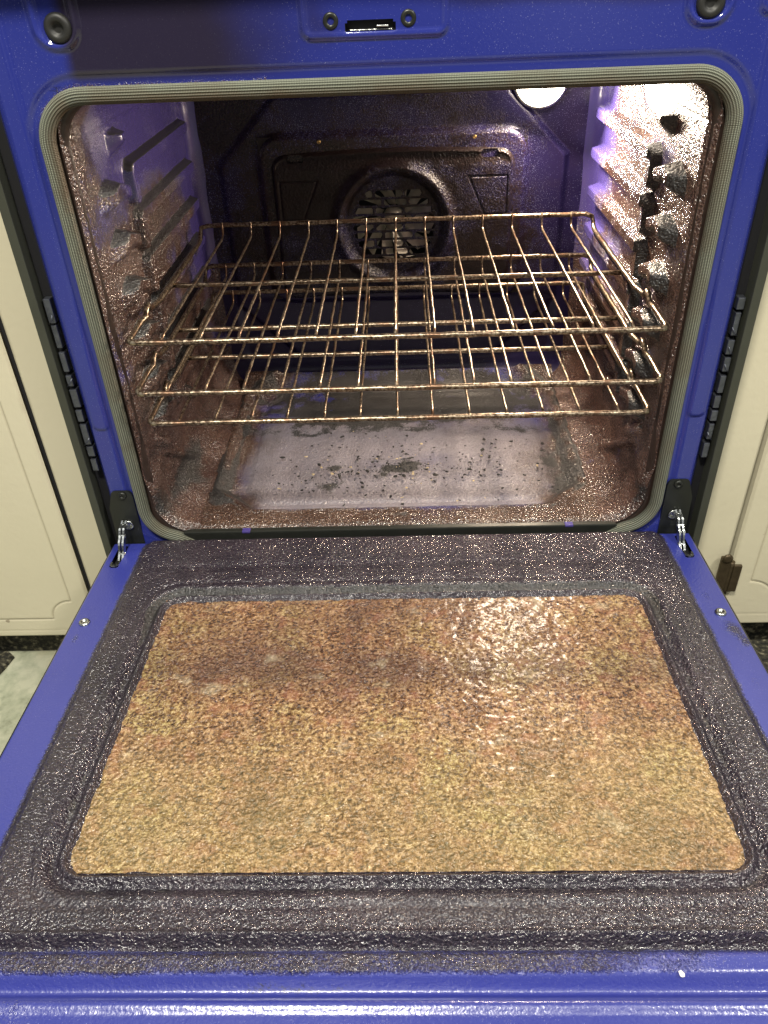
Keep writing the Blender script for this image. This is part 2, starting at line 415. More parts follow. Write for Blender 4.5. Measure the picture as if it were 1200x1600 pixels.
# latch slot behind the frame and its silver keeper
P(MB().box(-.032, .010, .0015, .02, .525, .534).build('latch_recess', M_void))
lt = P(MB().box(-.006, .004, -.0035, .0008, .5285, .5300, .0004).box(-.028, .007, -.0016, .001, .5262, .5272, .0003).build('latch', M_steel))
def screw(center, r, mat, name='screw', parent=None, axis='y-', hgt=.0016):
    pr = [(r*1.0, 0), (r, hgt*.4), (r*.86, hgt), (r*.45, hgt*1.15), (r*.42, hgt*.5), (r*.30, hgt*.45)]
    o = MB().lathe(pr, center, axis, 24).build(name, mat)
    if parent is None: P(o)
    else: o.parent = parent
    return o
screw((-.0435, -.0026, .534), .0066, M_black, hgt=.002)
screw((.0205, -.0026, .534), .0066, M_black, hgt=.002)
for bx in (-.270, .265):
    o = MB().lathe([(.0115, 0), (.0115, .004), (.0095, .0062), (.0055, .0066), (.0045, .003), (.003, .003)], (bx, 0, .5365), 'y-', 32).build('bumper', M_rubber); P(o)
# black side channel, trim and punched vents
for s in (-1, 1):
    P(MB().box(*sorted((s*.3395, s*.3562)), .013, .05, -.24, .9).build('side_gap', M_void))
    P(MB().box(*sorted((s*.3562, s*.3655)), -.004, .30, -.24, .9, .0008).build('side_trim', M_trim))
    m = MB()
    rr = random.Random(3 if s < 0 else 9)
    z = .100
    while z < .285:
        L = rr.uniform(.012, .026)
        x0 = s*(.3455+rr.uniform(0, .0015)); x1 = s*(.3525+rr.uniform(0, .0012))
        m.box(*sorted((x0, x1)), .0025, .0122, z, z+L, .0006)
        z += L+rr.uniform(.0015, .006)
        if rr.random() < .4: m.tube([(x1, .001, z), (x1-s*.004, -.001, z+.004), (x0, .001, z+.010)], .0006, 5)
    P(m.build('side_vent', M_vent))
P(MB().box(-.345, .345, .03, .10, -.24, -.035).build('lower_body', M_gloss))
P(MB().box(-.3655, .3655, -.045, .05, .600, .76, .006).build('shading_overhang', M_gloss))  # unseen overhang added to shade the top of the frame

# gasket: woven rope in a rounded rectangle
def rrect(hx, z0, z1, r, n=16, step=.004):
    pts = []
    cs = [(hx-r, z1-r, 0), (-hx+r, z1-r, 90), (-hx+r, z0+r, 180), (hx-r, z0+r, 270)]
    for k, (cx, cz, a0) in enumerate(cs):
        for i in range(n+1):
            a = math.radians(a0+90*i/n); pts.append((cx+r*math.cos(a), cz+r*math.sin(a)))
    out = []
    for i in range(len(pts)):
        a, b2 = pts[i], pts[(i+1) % len(pts)]
        L = math.hypot(b2[0]-a[0], b2[1]-a[1]); k = max(1, int(L/step))
        for j in range(k): out.append((a[0]+(b2[0]-a[0])*j/k, a[1]+(b2[1]-a[1])*j/k))
    return np.array(out)
pp = rrect(.3030, .0070, GH-.0070, .040)
pp = np.vstack([pp, pp[:1]])
tg = np.roll(pp[:-1], -1, 0)-np.roll(pp[:-1], 1, 0); tg /= np.linalg.norm(tg, axis=1)[:, None]; tg = np.vstack([tg, tg[:1]])
nrm = np.stack([tg[:, 1], -tg[:, 0]], -1)
sl = np.concatenate([[0], np.cumsum(np.hypot(*np.diff(pp, axis=0).T))])
nv = 73; ph = np.linspace(0, 2*math.pi, nv)
rad = 1+.035*np.cos(18*ph)
G = np.zeros((len(pp), nv, 3)); UVg = np.zeros((len(pp), nv, 2))
for j in range(nv):
    a_, b_ = .0070*rad[j]*math.cos(ph[j]), .0065*rad[j]*math.sin(ph[j])
    G[:, j, 0] = pp[:, 0]+nrm[:, 0]*a_; G[:, j, 2] = pp[:, 1]+nrm[:, 1]*a_; G[:, j, 1] = -.0035-b_
    dip = (1-ss(np.abs(pp[:, 0]), .235, .275))*(pp[:, 1] < .05); G[:, j, 2] -= .016*dip; G[:, j, 1] += .003*dip
    UVg[:, j, 0] = sl; UVg[:, j, 1] = ph[j]/(2*math.pi)
inner = -(np.cos(ph))[None, :]
gx, gz = G[:, :, 0], G[:, :, 2]
gg = np.clip(.15+.55*inner, 0, 1)*np.clip(ss(gz, .30, .46)*(.5+.9*ss(-gx, .0, .25))+.35*ss(gz, .45, .48), 0, 1)
gg = np.clip(gg+.25*(1-ss(np.abs(fbm(gx, gz, 14, 8)), .0, .25)), 0, 1)
P(grid('gasket', G, M_gask, attrs={'grime': gg}, uv=UVg))

# hinge brackets on the frame
for s in (-1, 1):
    poly = [(s*.3125, -.02), (s*.3125, .066)] + [(s*(.3125+.009*(1-math.cos(a))), .066+.009*math.sin(a)) for a in np.linspace(.3, math.pi/2, 5)] \
         + [(s*(.338-.006*(1-math.sin(a))), .069+.006*math.cos(a)) for a in np.linspace(0, math.pi/2, 4)] + [(s*.344, .05), (s*.3455, -.02)]
    br_ = P(MB().prism(poly, 'y', -.0035, .006).build('hinge_bracket', M_black))
    o = screw((s*.3245, -.0035, .0685), .0052, M_black, parent=br_, hgt=.0022)
    o = MB().lathe([(.0062, 0), (.0062, .002), (.0048, .0024), (.0042, .0005), (.002, .0003)], (s*.3262, -.0035, .026), 'y-', 24).build('pivot_ring', M_steel); o.parent = br_
# ------------------------------------------------------------------ cavity
YB = .42
def ribs(y, z, side):
    h = np.zeros_like(y)
    zc = [.3985, .3495, .3005, .2510, .2020, .1530]
    for k, c in enumerate(zc):
        ya, yb = .128, .395
        # long support rib with sharp underside
        e = sdbox(y-(ya+yb)/2, z-c, (yb-ya)/2, .0088, .0085)
        prof = (1-ss(e, -.0034, .0022))*ss(y, .119, .131)
        h = np.maximum(h, (.0105 if side < 0 else .0140)*prof)
        # front tail bending down
        zt = c-.016; e = sdbox(y-(.134+.10*(c-z)*0), z-zt, .0095, .021, .008)
        h = np.maximum(h, .0105*(1-ss(e, -.004, .003)))
    for c in [.429]+[v-.009 for v in zc]:
        small = c > .42
        hy, hz_ = (.017, .012) if small else (.032, .0140)
        yc = .108 if small else .064
        # roof-shaped stop: ridge on top, steep face below
        zz = z-c+.30*np.abs(y-yc)*(0 if small else 1)
        e = np.maximum(np.abs(y-yc)-hy, np.maximum(zz-hz_, -(z-c)-hz_))
        up = (1-ss(e, -.0045, .0015))*ss(y, yc-hy-.002, yc-hy+.018)
        low = ss(zz, -hz_-.002, -hz_+.016)
        h = np.maximum(h, (.013 if small else .0165)*up*low)
    h *= ss(z, .10, .12)
    # low round-ended lugs near the floor
    for c, yy in ((.105, .060), (.100, .20), (.105, .33)):
        e = sdbox(y-yy, (z-c)+.5*(y-yy), .022, .010, .010)
        h = np.maximum(h, .009*(1-ss(e, -.008, .004)))
    h -= .0012*np.exp(-((z-.447-.0*(y))/.0011)**2)*ss(-y, -.27, -.26)
    return h
def side_wall(s):
    # section: ceiling fillet, wall, floor fillet
    sec = []
    for a in np.linspace(90, 0, 14): sec.append((.255+.030*math.cos(math.radians(a)), .450+.030*math.sin(math.radians(a)), math.cos(math.radians(a)), math.sin(math.radians(a))))
    for z in np.arange(.4492, .058, -.0012): sec.append((.285, z, 1, 0))
    for a in np.linspace(0, -90, 26): sec.append((.243+.042*math.cos(math.radians(a)), .057+.042*math.sin(math.radians(a)), math.cos(math.radians(a)), math.sin(math.radians(a))))
    sec = np.array(sec)
    ys = np.concatenate([np.arange(.000, YB-.018, .0013), YB-.018+.018*np.sin(np.linspace(0, math.pi/2, 10))])
    inn = np.concatenate([np.zeros(len(ys)-10), .018*(1-np.cos(np.linspace(0, math.pi/2, 10)))])
    SX, YY = np.meshgrid(sec[:, 0], ys, indexing='ij'); SZ = np.repeat(sec[:, 1:2], len(ys), 1)
    NX, NZ = np.repeat(sec[:, 2:3], len(ys), 1), np.repeat(sec[:, 3:4], len(ys), 1)
    hh = ribs(YY, SZ, s)*(NZ == 0)
    wav = .0022*np.sin(YY*62+2.5*np.sin(SZ*40))*(1-ss(SZ, .09, .15))
    fold = .006*(1-ss(np.abs(YY-.09-1.4*(.07-SZ)), .002, .014))*(1-ss(SZ, .085, .11))*ss(SZ, .02, .04)
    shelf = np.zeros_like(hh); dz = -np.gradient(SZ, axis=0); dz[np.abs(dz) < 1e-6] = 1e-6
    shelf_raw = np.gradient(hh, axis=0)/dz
    shelf = np.clip(shelf_raw, 0, 1.5)/1.5*(NZ == 0)  # rib tops, painted dark below in place of a dim reflection
    front = np.clip(np.gradient(hh, ys, axis=1), 0, 1.0)*(NZ == 0)*(s > 0)+np.clip(-shelf_raw, 0, 1)*(NZ == 0)*(s > 0)*(YY < .122)  # right-wall faces turned from the lamps, blackened below as painted shade
    hh = hh+wav+fold+.0005*fbm(YY, SZ, 60, 3)+.0010*fbm(YY, SZ, 12, 4)
    hh = hh+inn[None, :]+.006*(1-ss(YY, 0, .010))*0
    # front lip curls outwards to the frame
    hh = hh-.010*(1-ss(YY, -.004, .012))
    X_, Z_ = s*(SX-NX*hh), SZ-NZ*hh
    g = .62+.42*fbm(YY, SZ, 14, 11+s)+.20*(SZ < .2)
    clean = blob(YY, SZ, .27, .43, .16, .045)*1.1+blob(YY, SZ, .40, .33, .035, .16)*.85
    if s < 0: clean = clean+.9*blob(YY, SZ, .20, .44, .15, .028)+.35*blob(YY, SZ, .33, .38, .08, .05)
    if s > 0: clean = blob(YY, SZ, .40, .40, .055, .13)*1.1
    g = g-clean
    g = g+.35*blob(YY, SZ, .02, .44, .05, .06)
    so = .62*blob(YY, SZ, .115, .035, .08, .016)*(s < 0)+.42*blob(YY, SZ, .02, .05, .03, .03)
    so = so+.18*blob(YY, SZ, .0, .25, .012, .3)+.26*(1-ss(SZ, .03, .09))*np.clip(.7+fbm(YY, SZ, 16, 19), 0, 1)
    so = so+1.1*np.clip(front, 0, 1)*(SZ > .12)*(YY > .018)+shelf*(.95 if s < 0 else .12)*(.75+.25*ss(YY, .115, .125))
    hz = .10+.25*blob(YY, SZ, .05, .45, .07, .03)
    P(grid('side_wall', np.stack([X_, YY+0*X_, Z_], -1), M_wall, attrs={'grime': g, 'haze_sheen': hz, 'soot_shade': so}, flip=(s > 0)))
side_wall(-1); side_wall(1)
# ceiling
xs = np.linspace(-.256, .256, 60); ys = np.linspace(0, YB, 50)
X, Y = np.meshgrid(xs, ys, indexing='ij')
P(grid('ceiling', np.stack([X, Y, .480+.002*fbm(X, Y, 9, 2)], -1), M_wall, attrs={'grime': .55+.3*fbm(X, Y, 10, 3), 'haze_sheen': 0*X, 'soot_shade': 0*X}))
# floor of the cavity with its recessed pan
xs = np.linspace(-.246, .246, 330); ys = np.linspace(.000, YB-.020, 290)
X, Y = np.meshgrid(xs, ys, indexing='ij')
yr = .020*ss(Y, .355, .405)
rc = sdcham(X, Y-.222, .240, .186, .052)
H = .015+.0*Y-.0140*(1-ss(rc, -.024, .001))-.0022*np.exp(-((rc+.034)/.005)**2)+.0012*np.exp(-(rc/.003)**2)
H += yr
H += .0008*fbm(X, Y, 12, 21)+.00035*fbm(X, Y, 150, 22)
H -= .004*(1-ss(Y, 0, .008))
inside = (1-ss(rc+.012*fbm(X, Y, 18, 35)*(Y > .06), -.045*ss(np.abs(X), .15, .2)-.010, .010))
g = .30+.75*(1-inside)+.32*fbm(X, Y, 16, 31)
g = g+.30*blob(X, Y, -.205, .075, .045, .04)+.22*blob(X, Y, -.09, .11, .03, .03)+.18*blob(X, Y, .19, .16, .03, .05)-.30*blob(X, Y, .0, .17, .20, .10)+.25*blob(X, Y, .23, .12, .04, .1)+.30*blob(X, Y, -.235, .15, .02, .12)
g = g-.35*ss(Y, .24, .33)*0
so = 0*X
for cx, cy2, rx, ry, a in ((-.012, .150, .045, .014, .62), (.015, .150, .03, .012, .5), (-.090, .115, .024, .022, .55), (-.09, .155, .018, .010, .55), (-.085, .085, .02, .014, .35),
                           (0, .335, .24, .052, .95), (0, .385, .26, .02, .6), (.03, .30, .12, .03, .45), (.14, .345, .08, .03, .3), (-.10, .30, .06, .03, .5), (.205, .17, .022, .04, .50), (.215, .09, .02, .02, .35), (-.13, .245, .03, .008, .4), (0, .258, .19, .012, .35),  # wide dark patches across the rear of the floor
                           (-.04, .125, .02, .01, .45), (.05, .21, .03, .02, .30), (-.238, .13, .022, .06, .60), (-.22, .075, .035, .035, .50), (-.03, .175, .06, .006, .42), (.03, .165, .025, .006, .5), (-.02, .135, .012, .006, .55), (-.13, .20, .02, .01, .35), (.10, .20, .03, .01, .3), (.18, .25, .04, .02, .45), (-.20, .26, .05, .02, .4), (0, .022, .3, .008, .35), (.225, .10, .03, .05, .45), (.24, .2, .02, .08, .45), (-.15, .10, .02, .012, .35), (.12, .10, .03, .01, .3), (-.06, .20, .02, .008, .4)):
    so = so+a*blob(X, Y, cx, cy2, rx, ry)*(1+.6*fbm(X, Y, 60, 40))
so = so+.50*np.exp(-((rc+.013)/.0035)**2)*(Y < .30)+.30*np.exp(-((rc-.004)/.003)**2)*(np.abs(X) > .17)  # shadow band along the pan's fold, painted into the colour
hz = .80*inside*(1-.85*ss(Y, .25, .33))+.10+.25*fbm(X, Y, 20, 33)
P(grid('cavity_floor', np.stack([X, Y, H], -1), M_floor, attrs={'grime': g, 'haze_sheen': hz, 'soot_shade': so}))
# bottom front lip
m = MB().box(-.262, .262, -.0045, .004, -.004, .0128, .0015)
P(m.build('sill_lip', M_black))
for x in (-.185, .205): P(MB().box(x-.005, x+.005, -.0055, .002, .0105, .0138, .0008).build('sill_tab', M_wall))
# inner flange between gasket and liner (all round)
pi = rrect(.2985, .006, GH-.010, .036); po = rrect(.2860, .012, .4810, .036)
n_ = min(len(pi), len(po))
def resamp(p, n):
    q = np.vstack([p, p[:1]]); s_ = np.concatenate([[0], np.cumsum(np.hypot(*np.diff(q, axis=0).T))]); t = np.linspace(0, s_[-1], n)
    return np.stack([np.interp(t, s_, q[:, 0]), np.interp(t, s_, q[:, 1])], -1)
A, B = resamp(pi, 400), resamp(po, 400)
FG = np.stack([np.stack([A[:, 0], A[:, 0]*0+.003, A[:, 1]], -1), np.stack([A[:, 0]*.6+B[:, 0]*.4, A[:, 0]*0+.0015, A[:, 1]*.6+B[:, 1]*.4], -1),
               np.stack([B[:, 0]*1.005, B[:, 0]*0+.006, B[:, 1]], -1), np.stack([B[:, 0]*1.012, B[:, 0]*0+.014, B[:, 1]], -1)], 1)
P(grid('inner_flange', FG, M_flange, attrs={'grime': .75+0*FG[:, :, 0], 'haze_sheen': 0*FG[:, :, 0], 'soot_shade': .80+0*FG[:, :, 0]}))
# back wall
xs = np.linspace(-.285, .285, 300)
zz = np.concatenate([.015+.030*(1-np.cos(np.linspace(0, math.pi/2, 14))), np.arange(.047, .483, .0016)])
yo = np.concatenate([-.030+.030*np.sin(np.linspace(0, math.pi/2, 14)), np.zeros(len(zz)-14)])
X, Z = np.meshgrid(xs, zz, indexing='ij'); Yb = YB+np.repeat(yo[None, :], len(xs), 0)
zz2 = np.where(Z < .045, Z+.016*0, Z)
oc = sdcham(X, Z-.24, .243, .188, .085)
h = .006*(1-ss(oc, -.005, .005))
fr = sdbox(X, Z-.262, .187, .118, .03)
h += .008*(1-ss(fr, -.006, .005)) 
h += .003*np.exp(-((X)/.055)**4)*np.exp(-((Z-.455)/.012)**2)
lo = sdbox(X, Z-.095, .245, .052, .02)
h -= .004*(1-ss(lo, -.006, .006))
h += .0006*fbm(X, Z, 14, 51)
g = .42+.30*fbm(X, Z, 10, 52)-.45*(Z < .16)+.25*blob(X, Z, 0, .26, .2, .1)-.25*blob(X, Z, .25, .33, .05, .15)+.2*blob(X, Z, -.2, .35, .1, .1)
so = .30*blob(X, Z, -.20, .30, .12, .2)+.5*(1-ss(Z, .012, .05))*1.0  # darker towards the left and along the foot
keepb = np.hypot(X, Z-.257) > .068
P(grid('back_wall', np.stack([X, Yb-h, Z], -1), M_back, keep=keepb, attrs={'grime': g, 'haze_sheen': .0*X, 'soot_shade': so*.6}))
# fan cover
xs = np.linspace(-.186, .186, 330); zs = np.linspace(.150, .378, 204)
X, Z = np.meshgrid(xs, zs, indexing='ij')
bow = .006*(X/.17)**2
fr = sdbox(X, Z+bow-.2585, .172, .1045, .022)
rr_ = np.hypot(X, Z-.257)
h = .010+.010*(1-ss(fr, -.008, .002))
top = np.exp(-((Z+bow-.353)/.010)**2)
h -= .004*np.clip((Z-.335)/.02, 0, 1)*(fr < -.008)
h += .0075*np.exp(-((rr_-.080)/.0075)**2)
h -= .006*(1-ss(rr_, .066, .074))
for sx in (-1, 1):
    tri = np.maximum.reduce([np.abs(Z-.295)-.026, sx*X-.160, -(sx*X)+.107+(.32-Z)*.45])
    h -= .002*(1-ss(np.abs(tri), 0, .0018))*1.0
rec = sdbox(X-.135, Z-.3505, .0115, .0040, .003); rec2 = sdbox(X+.135, Z-.3505, .0115, .0040, .003)
keep = (np.minimum(rec, rec2) > 0)
slots = np.full_like(X, 1.)
for k in range(9):
    zc = .3005-.0116*k; 
    hw = math.sqrt(max(.0585**2-(zc-.257)**2, 1e-6))
    segs = ([(-hw, -.030+.012*(k % 2)), (-.025+.012*(k % 2), .012+.006*(k % 2)), (.017+.006*(k % 2), hw)] if k not in (3, 5) else [(-hw, -.018), (-.013, .026), (.031, hw)])
    for a_, b_ in segs:
        if b_-a_ > .008:
            slots = np.minimum(slots, sdbox(X-(a_+b_)/2, Z-zc, (b_-a_)/2, .0036, .0034))
h -= .0012*(1-ss(slots, .0, .0012))
keep &= slots > 0
g = .60+.3*fbm(X, Z, 14, 61)
fc = P(grid('fan_cover', np.stack([X, YB-h, Z], -1), M_fan, keep=keep, attrs={'grime': g+.3*top, 'haze_sheen': .22*top*ss(X, .02, .15), 'soot_shade': .25*blob(X, Z, -.1, .28, .1, .1)}))
for x in (-.100, .113):
    screw((x, YB-.0125-.004, .3715), .0028, M_brass, parent=fc, hgt=.002)
hb = P(MB().lathe([(.085, 0), (.085, .002)], (0, YB+.055, .257), 'y-', 36).build('fan_housing', M_void))
m = MB()
for k in range(12):
    a = 2*math.pi*k/12; ca, sa = math.cos(a), math.sin(a); t = .35
    q = []
    for r_, w, y in ((.018, .005, .030), (.034, .0085, .022), (.058, .011, .012)):
        for sgn in (-1, 1):
            tx = math.cos(a+t*(r_/.06))*r_-math.sin(a)*w*sgn; tz = math.sin(a+t*(r_/.06))*r_+math.cos(a)*w*sgn
            q.append(m.bm.verts.new((tx, YB+y+sgn*.004, .257+tz)))
    for i in (0, 2): m.bm.faces.new((q[i], q[i+1], q[i+3], q[i+2]))
m.lathe([(.016, 0), (.016, .012), (.008, .016)], (0, YB+.032, .257), 'y-', 20)
P(m.build('fan', M_fanmetal))
# lamps
def dome(name, c, r, depth, axis, mat):
    m = MB(); pr = [(r*math.cos(t), depth*math.sin(t)) for t in np.linspace(0, math.pi/2*.96, 10)]
    return m.lathe(pr, c, axis, 32).build(name, mat)
P(dome('lamp', (.199, YB-.006, .4375), .034, .030, 'y-', M_lamp))
o = P(MB().lathe([(.0375, 0), (.0375, .004), (.0350, .006)], (.199, YB-.004, .4375), 'y-', 32).build('lamp_rim', M_steel))
m = MB()
prof = [(.026*math.cos(t), -.016*math.sin(t)) for t in np.linspace(0, math.pi/2*.96, 10)]
P(m.lathe(prof, (.2845, .160, .4590), 'x', 32).build('side_lamp', M_lamp2))

d_ = bpy.data.lights.new('lamp_beam', 'AREA'); d_.shape = 'DISK'; d_.size = .045; d_.energy = 4.6; d_.color = (1, .80, .60)
o_ = bpy.data.objects.new('lamp_beam', d_); o_.location = (.198, .3795, .4275); COL.objects.link(o_)
o_.rotation_euler = Vector((-.16, -1, -.62)).to_track_quat('-Z', 'Y').to_euler(); P(o_)
for nm, loc, pw, rd, colr in (('side_lamp_bulb', (.256, .160, .450), .42, .012, (1, .83, .64)),):
    d_ = bpy.data.lights.new(nm, 'POINT'); d_.energy = pw; d_.color = colr; d_.shadow_soft_size = rd
    o_ = bpy.data.objects.new(nm, d_); o_.location = loc; COL.objects.link(o_); P(o_)
# ------------------------------------------------------------------ door
TH = .0540721
def door_panel():
    xs = np.linspace(-.3500, .3500, 584); ds = np.linspace(.006, .600, 496)
    X, D = np.meshgrid(xs, ds, indexing='ij')
    win = sdbox(X-.003, D-.2865, .2540, .1605, .017)
    crud = sdbox(X-.003, D-.2525, .3075, .2475, .020)
    # raised inner panel
    h = .0040*(1-ss(crud, -.0035, .0025))
    # trough round the window and bead at its rim
    h -= .0062*(1-ss(win, .011, .021))
    h += .0055*np.exp(-((win-.0045)/.0032)**2)
    h -= .0012*np.exp(-((win-.028)/.003)**2)
    h -= .0007*np.exp(-((win-.052)/.003)**2)*(np.abs(X) > .2)
    h += .0015*np.exp(-((D-.068)/.006)**2)*(np.abs(X) < .28)*-1
    # steps across the near end
    h += .0028*np.exp(-((D-.4945)/.0018)**2)-.0042*np.exp(-((D-.501)/.0032)**2)
    h += .0020*ss(D, .503, .509)*(1-ss(D, .517, .524)) 
    h -= .0070*np.exp(-((D-.5280)/.0055)**2)
    h += .0030*ss(D, .530, .538)-.0026*ss(D, .5385, .5455)+.0004*fbm(X, D, 45, 77)*ss(D, .50, .53)
    em = sdbox(X+.03, D-.58, .045, .028, .010); h += .002*(1-ss(em, -.001, .0015))
    # side flange rolls over
    h -= .010*ss(np.abs(X), .3455, .3500)
    h -= .006*(1-ss(D, .006, .014))
    h -= .012*ss(D, .590, .600)
    h += .00045*fbm(X, D, 90, 71)*(1-ss(crud, -.006, .01))
    h += .0016*blob(X, D, -.21, .470, .05, .022)*np.clip(fbm(X, D, 120, 72)+.2, 0, 1)
    slot = np.minimum(sdbox(X+.3325, D-.040, .0052, .022, .005), sdbox(X-.3325, D-.040, .0052, .022, .005))
    keep = (win > -.004) & (slot > .0)
    g = .95*(1-ss(crud, -.004, .010))+.06
    g += .20*fbm(X, D, 12, 73)*(crud < 0)
    g *= 1-.55*ss(D, .505, .535)
    g += .55*(1-ss(np.abs(D-.513), .004, .010))*(1-.8*ss(X, .05, .32))
    g += .40*(D > .535)*ss(-X, .15, .33)
    g = np.clip(g, 0, 1.1)
    g += .38*blob(X, D, .338, .185, .008, .014)+.36*blob(X, D, .343, .205, .007, .010)+.30*blob(X, D, -.334, .185, .004, .012)
    g += .22*blob(X, D, .328, .14, .01, .04)+.18*blob(X, D, -.334, .26, .012, .09)+.2*blob(X, D, .33, .27, .012, .1)
    so = .55*np.exp(-((win-.014)/.007)**2)*(1-ss(D, .14, .20))*1.0  # trough round the window: recess shading painted in, here and next line
    so += .42*np.exp(-((win-.013)/.0045)**2)+.25*np.exp(-((win-.0285)/.0035)**2)
    so += .30*(1-ss(np.abs(D-.5015), .001, .004))+.25*blob(X, D, -.29, .33, .02, .2)*.8
    so += .35*blob(X, D, -.1, .526, .12, .006)+.25*blob(X, D, .12, .526, .1, .006)  # darker lines along the near grooves
    hz = .10*(crud < 0)*np.clip(fbm(X, D, 10, 75), 0, 1)+.20*np.clip(blob(X, D, .05, .475, .09, .018)+blob(X, D, -.22, .475, .07, .02), 0, 1)
    g -= .42*np.clip(blob(X, D, .05, .478, .10, .014)+.9*blob(X, D, -.235, .472, .05, .018), 0, 1)*np.clip(.6+fbm(X, D, 40, 79), 0, 1)
    hz += .55*np.clip(blob(X, D, .05, .478, .10, .014)+blob(X, D, -.235, .472, .05, .018), 0, 1)  # paler patches on the border near the front
    hz += .22*np.exp(-((np.abs(win)-.004)/.004)**2)+.06*ss(D, .530, .54)*(.7+.5*fbm(X, D, 16, 78))  # bead highlight and lip sheen painted into the colour
    return grid('door', np.stack([X, -D, h], -1), M_door, keep=keep, attrs={'grime': g, 'haze_sheen': hz, 'soot_shade': so}, flip=True)
door = door_panel(); door.rotation_euler = (-TH, 0, 0); door.location = (0, 0, .0035); P(door)
xs = np.linspace(-.255, .261, 380); ds = np.linspace(.1225, .4455, 240)
X, D = np.meshgrid(xs, ds, indexing='ij')
H = -.0016+.0007*fbm(X, D, 110, 81)+.0005*fbm(X, D, 260, 83)
so = .7*blob(X, D, -.05, .235, .22, .030)+.45*blob(X, D, -.15, .20, .07, .05)+.5*blob(X, D, .07, .14, .03, .05)+.35*blob(X, D, -.05, .15, .05, .03)  # cross bands paint in the racks' shadow and reflection
so += .40*blob(X, D, .10, .24, .14, .022)+.55*blob(X, D, -.10, .225, .14, .016)
so += .62*np.clip(fbm(X*5, D*.5, 10, 88)+.20, 0, 1)*(1-ss(D, .22, .42))+.32*(1-ss(D, .13, .27))  # lengthwise streaks paint in cavity reflections; far half browner
so = so*(.75+.6*fbm(X, D, 22, 84))+.35*(1-ss(sdbox(X-.003, D-.2865, .2540, .1605, .017), -.02, 0))*0
win_o = grid('window_glass', np.stack([X, -D, H], -1), M_glass, attrs={'gold_sheen': np.clip(ss(D, .26, .42)*(.7+.5*fbm(X, D, 12, 87)), 0, 1), 'soot_shade': np.clip(so, 0, 1)}, flip=True); win_o.parent = door
ot = MB().box(-.3535, .3535, -.6040, -.002, -.034, -.0085, .002).build('outer_panel', M_gloss, door)
for s in (-1, 1):
    screw((s*.3325, -.160, -.0004), .0060, M_steel, parent=door, axis='z', hgt=.0028)
    # plated slot and hinge arm
    m = MB()
    poly = [(s*.3325+.0052*math.cos(a), -.040-.0165+(-.0052*math.sin(a))) for a in np.linspace(0, math.pi, 10)]
    poly = poly+[(s*.3325-.0052, -.052), (s*.3325-.0032, -.052)]+[(s*.3325+.0030*math.cos(a), -.0555-.0030*math.sin(a)) for a in np.linspace(math.pi, 0, 8)]+[(s*.3325+.0032, -.052), (s*.3325+.0052, -.052)]
    m.prism(poly, 'z', -.004, .0012); m.build('hinge_slot_plate', M_steel, door)
    MB().box(s*.3325-.0058, s*.3325+.0058, -.064, -.016, -.0085, -.0075).build('slot_recess', M_void, door)
    pts = [(-.004, .029), (-.014, .0285), (-.026, .019), (-.038, .004), (-.047, -.005)]
    arm = []
    sp_ = []
    for i in range(25):
        t = i/24*(len(pts)-1); k = min(int(t), len(pts)-2); u = t-k
        p0, p1, p2, p3 = pts[max(k-1, 0)], pts[k], pts[k+1], pts[min(k+2, len(pts)-1)]
        f_ = lambda a, b2, c2, d2: .5*((2*b2)+(-a+c2)*u+(2*a-5*b2+4*c2-d2)*u*u+(-a+3*b2-3*c2+d2)*u**3)
        sp_.append((f_(p0[0], p1[0], p2[0], p3[0]), f_(p0[1], p1[1], p2[1], p3[1])))
    m = MB()
    for off, th in ((-.0022, .0011), (.0022, .0011)):
        up, dn = [], []
        for i, (y, z) in enumerate(sp_):
            w = .0040+.0012*math.sin(i*1.05)
            y0, z0 = sp_[max(i-1, 0)]; y1, z1 = sp_[min(i+1, 24)]; L = math.hypot(y1-y0, z1-z0); ny, nz_ = -(z1-z0)/L, (y1-y0)/L
            up.append((y+ny*w, z+nz_*w)); dn.append((y-ny*w, z-nz_*w))
        xo = s*.3295+off
        m.prism(up+dn[::-1], 'x', xo-th, xo+th, .0003)
    for i in (3, 10, 17): m.tube([(s*.3295-.0042, *sp_[i]), (s*.3295+.0042, *sp_[i])], .0021, 10)
    P(m.build('hinge_arm', M_steel))

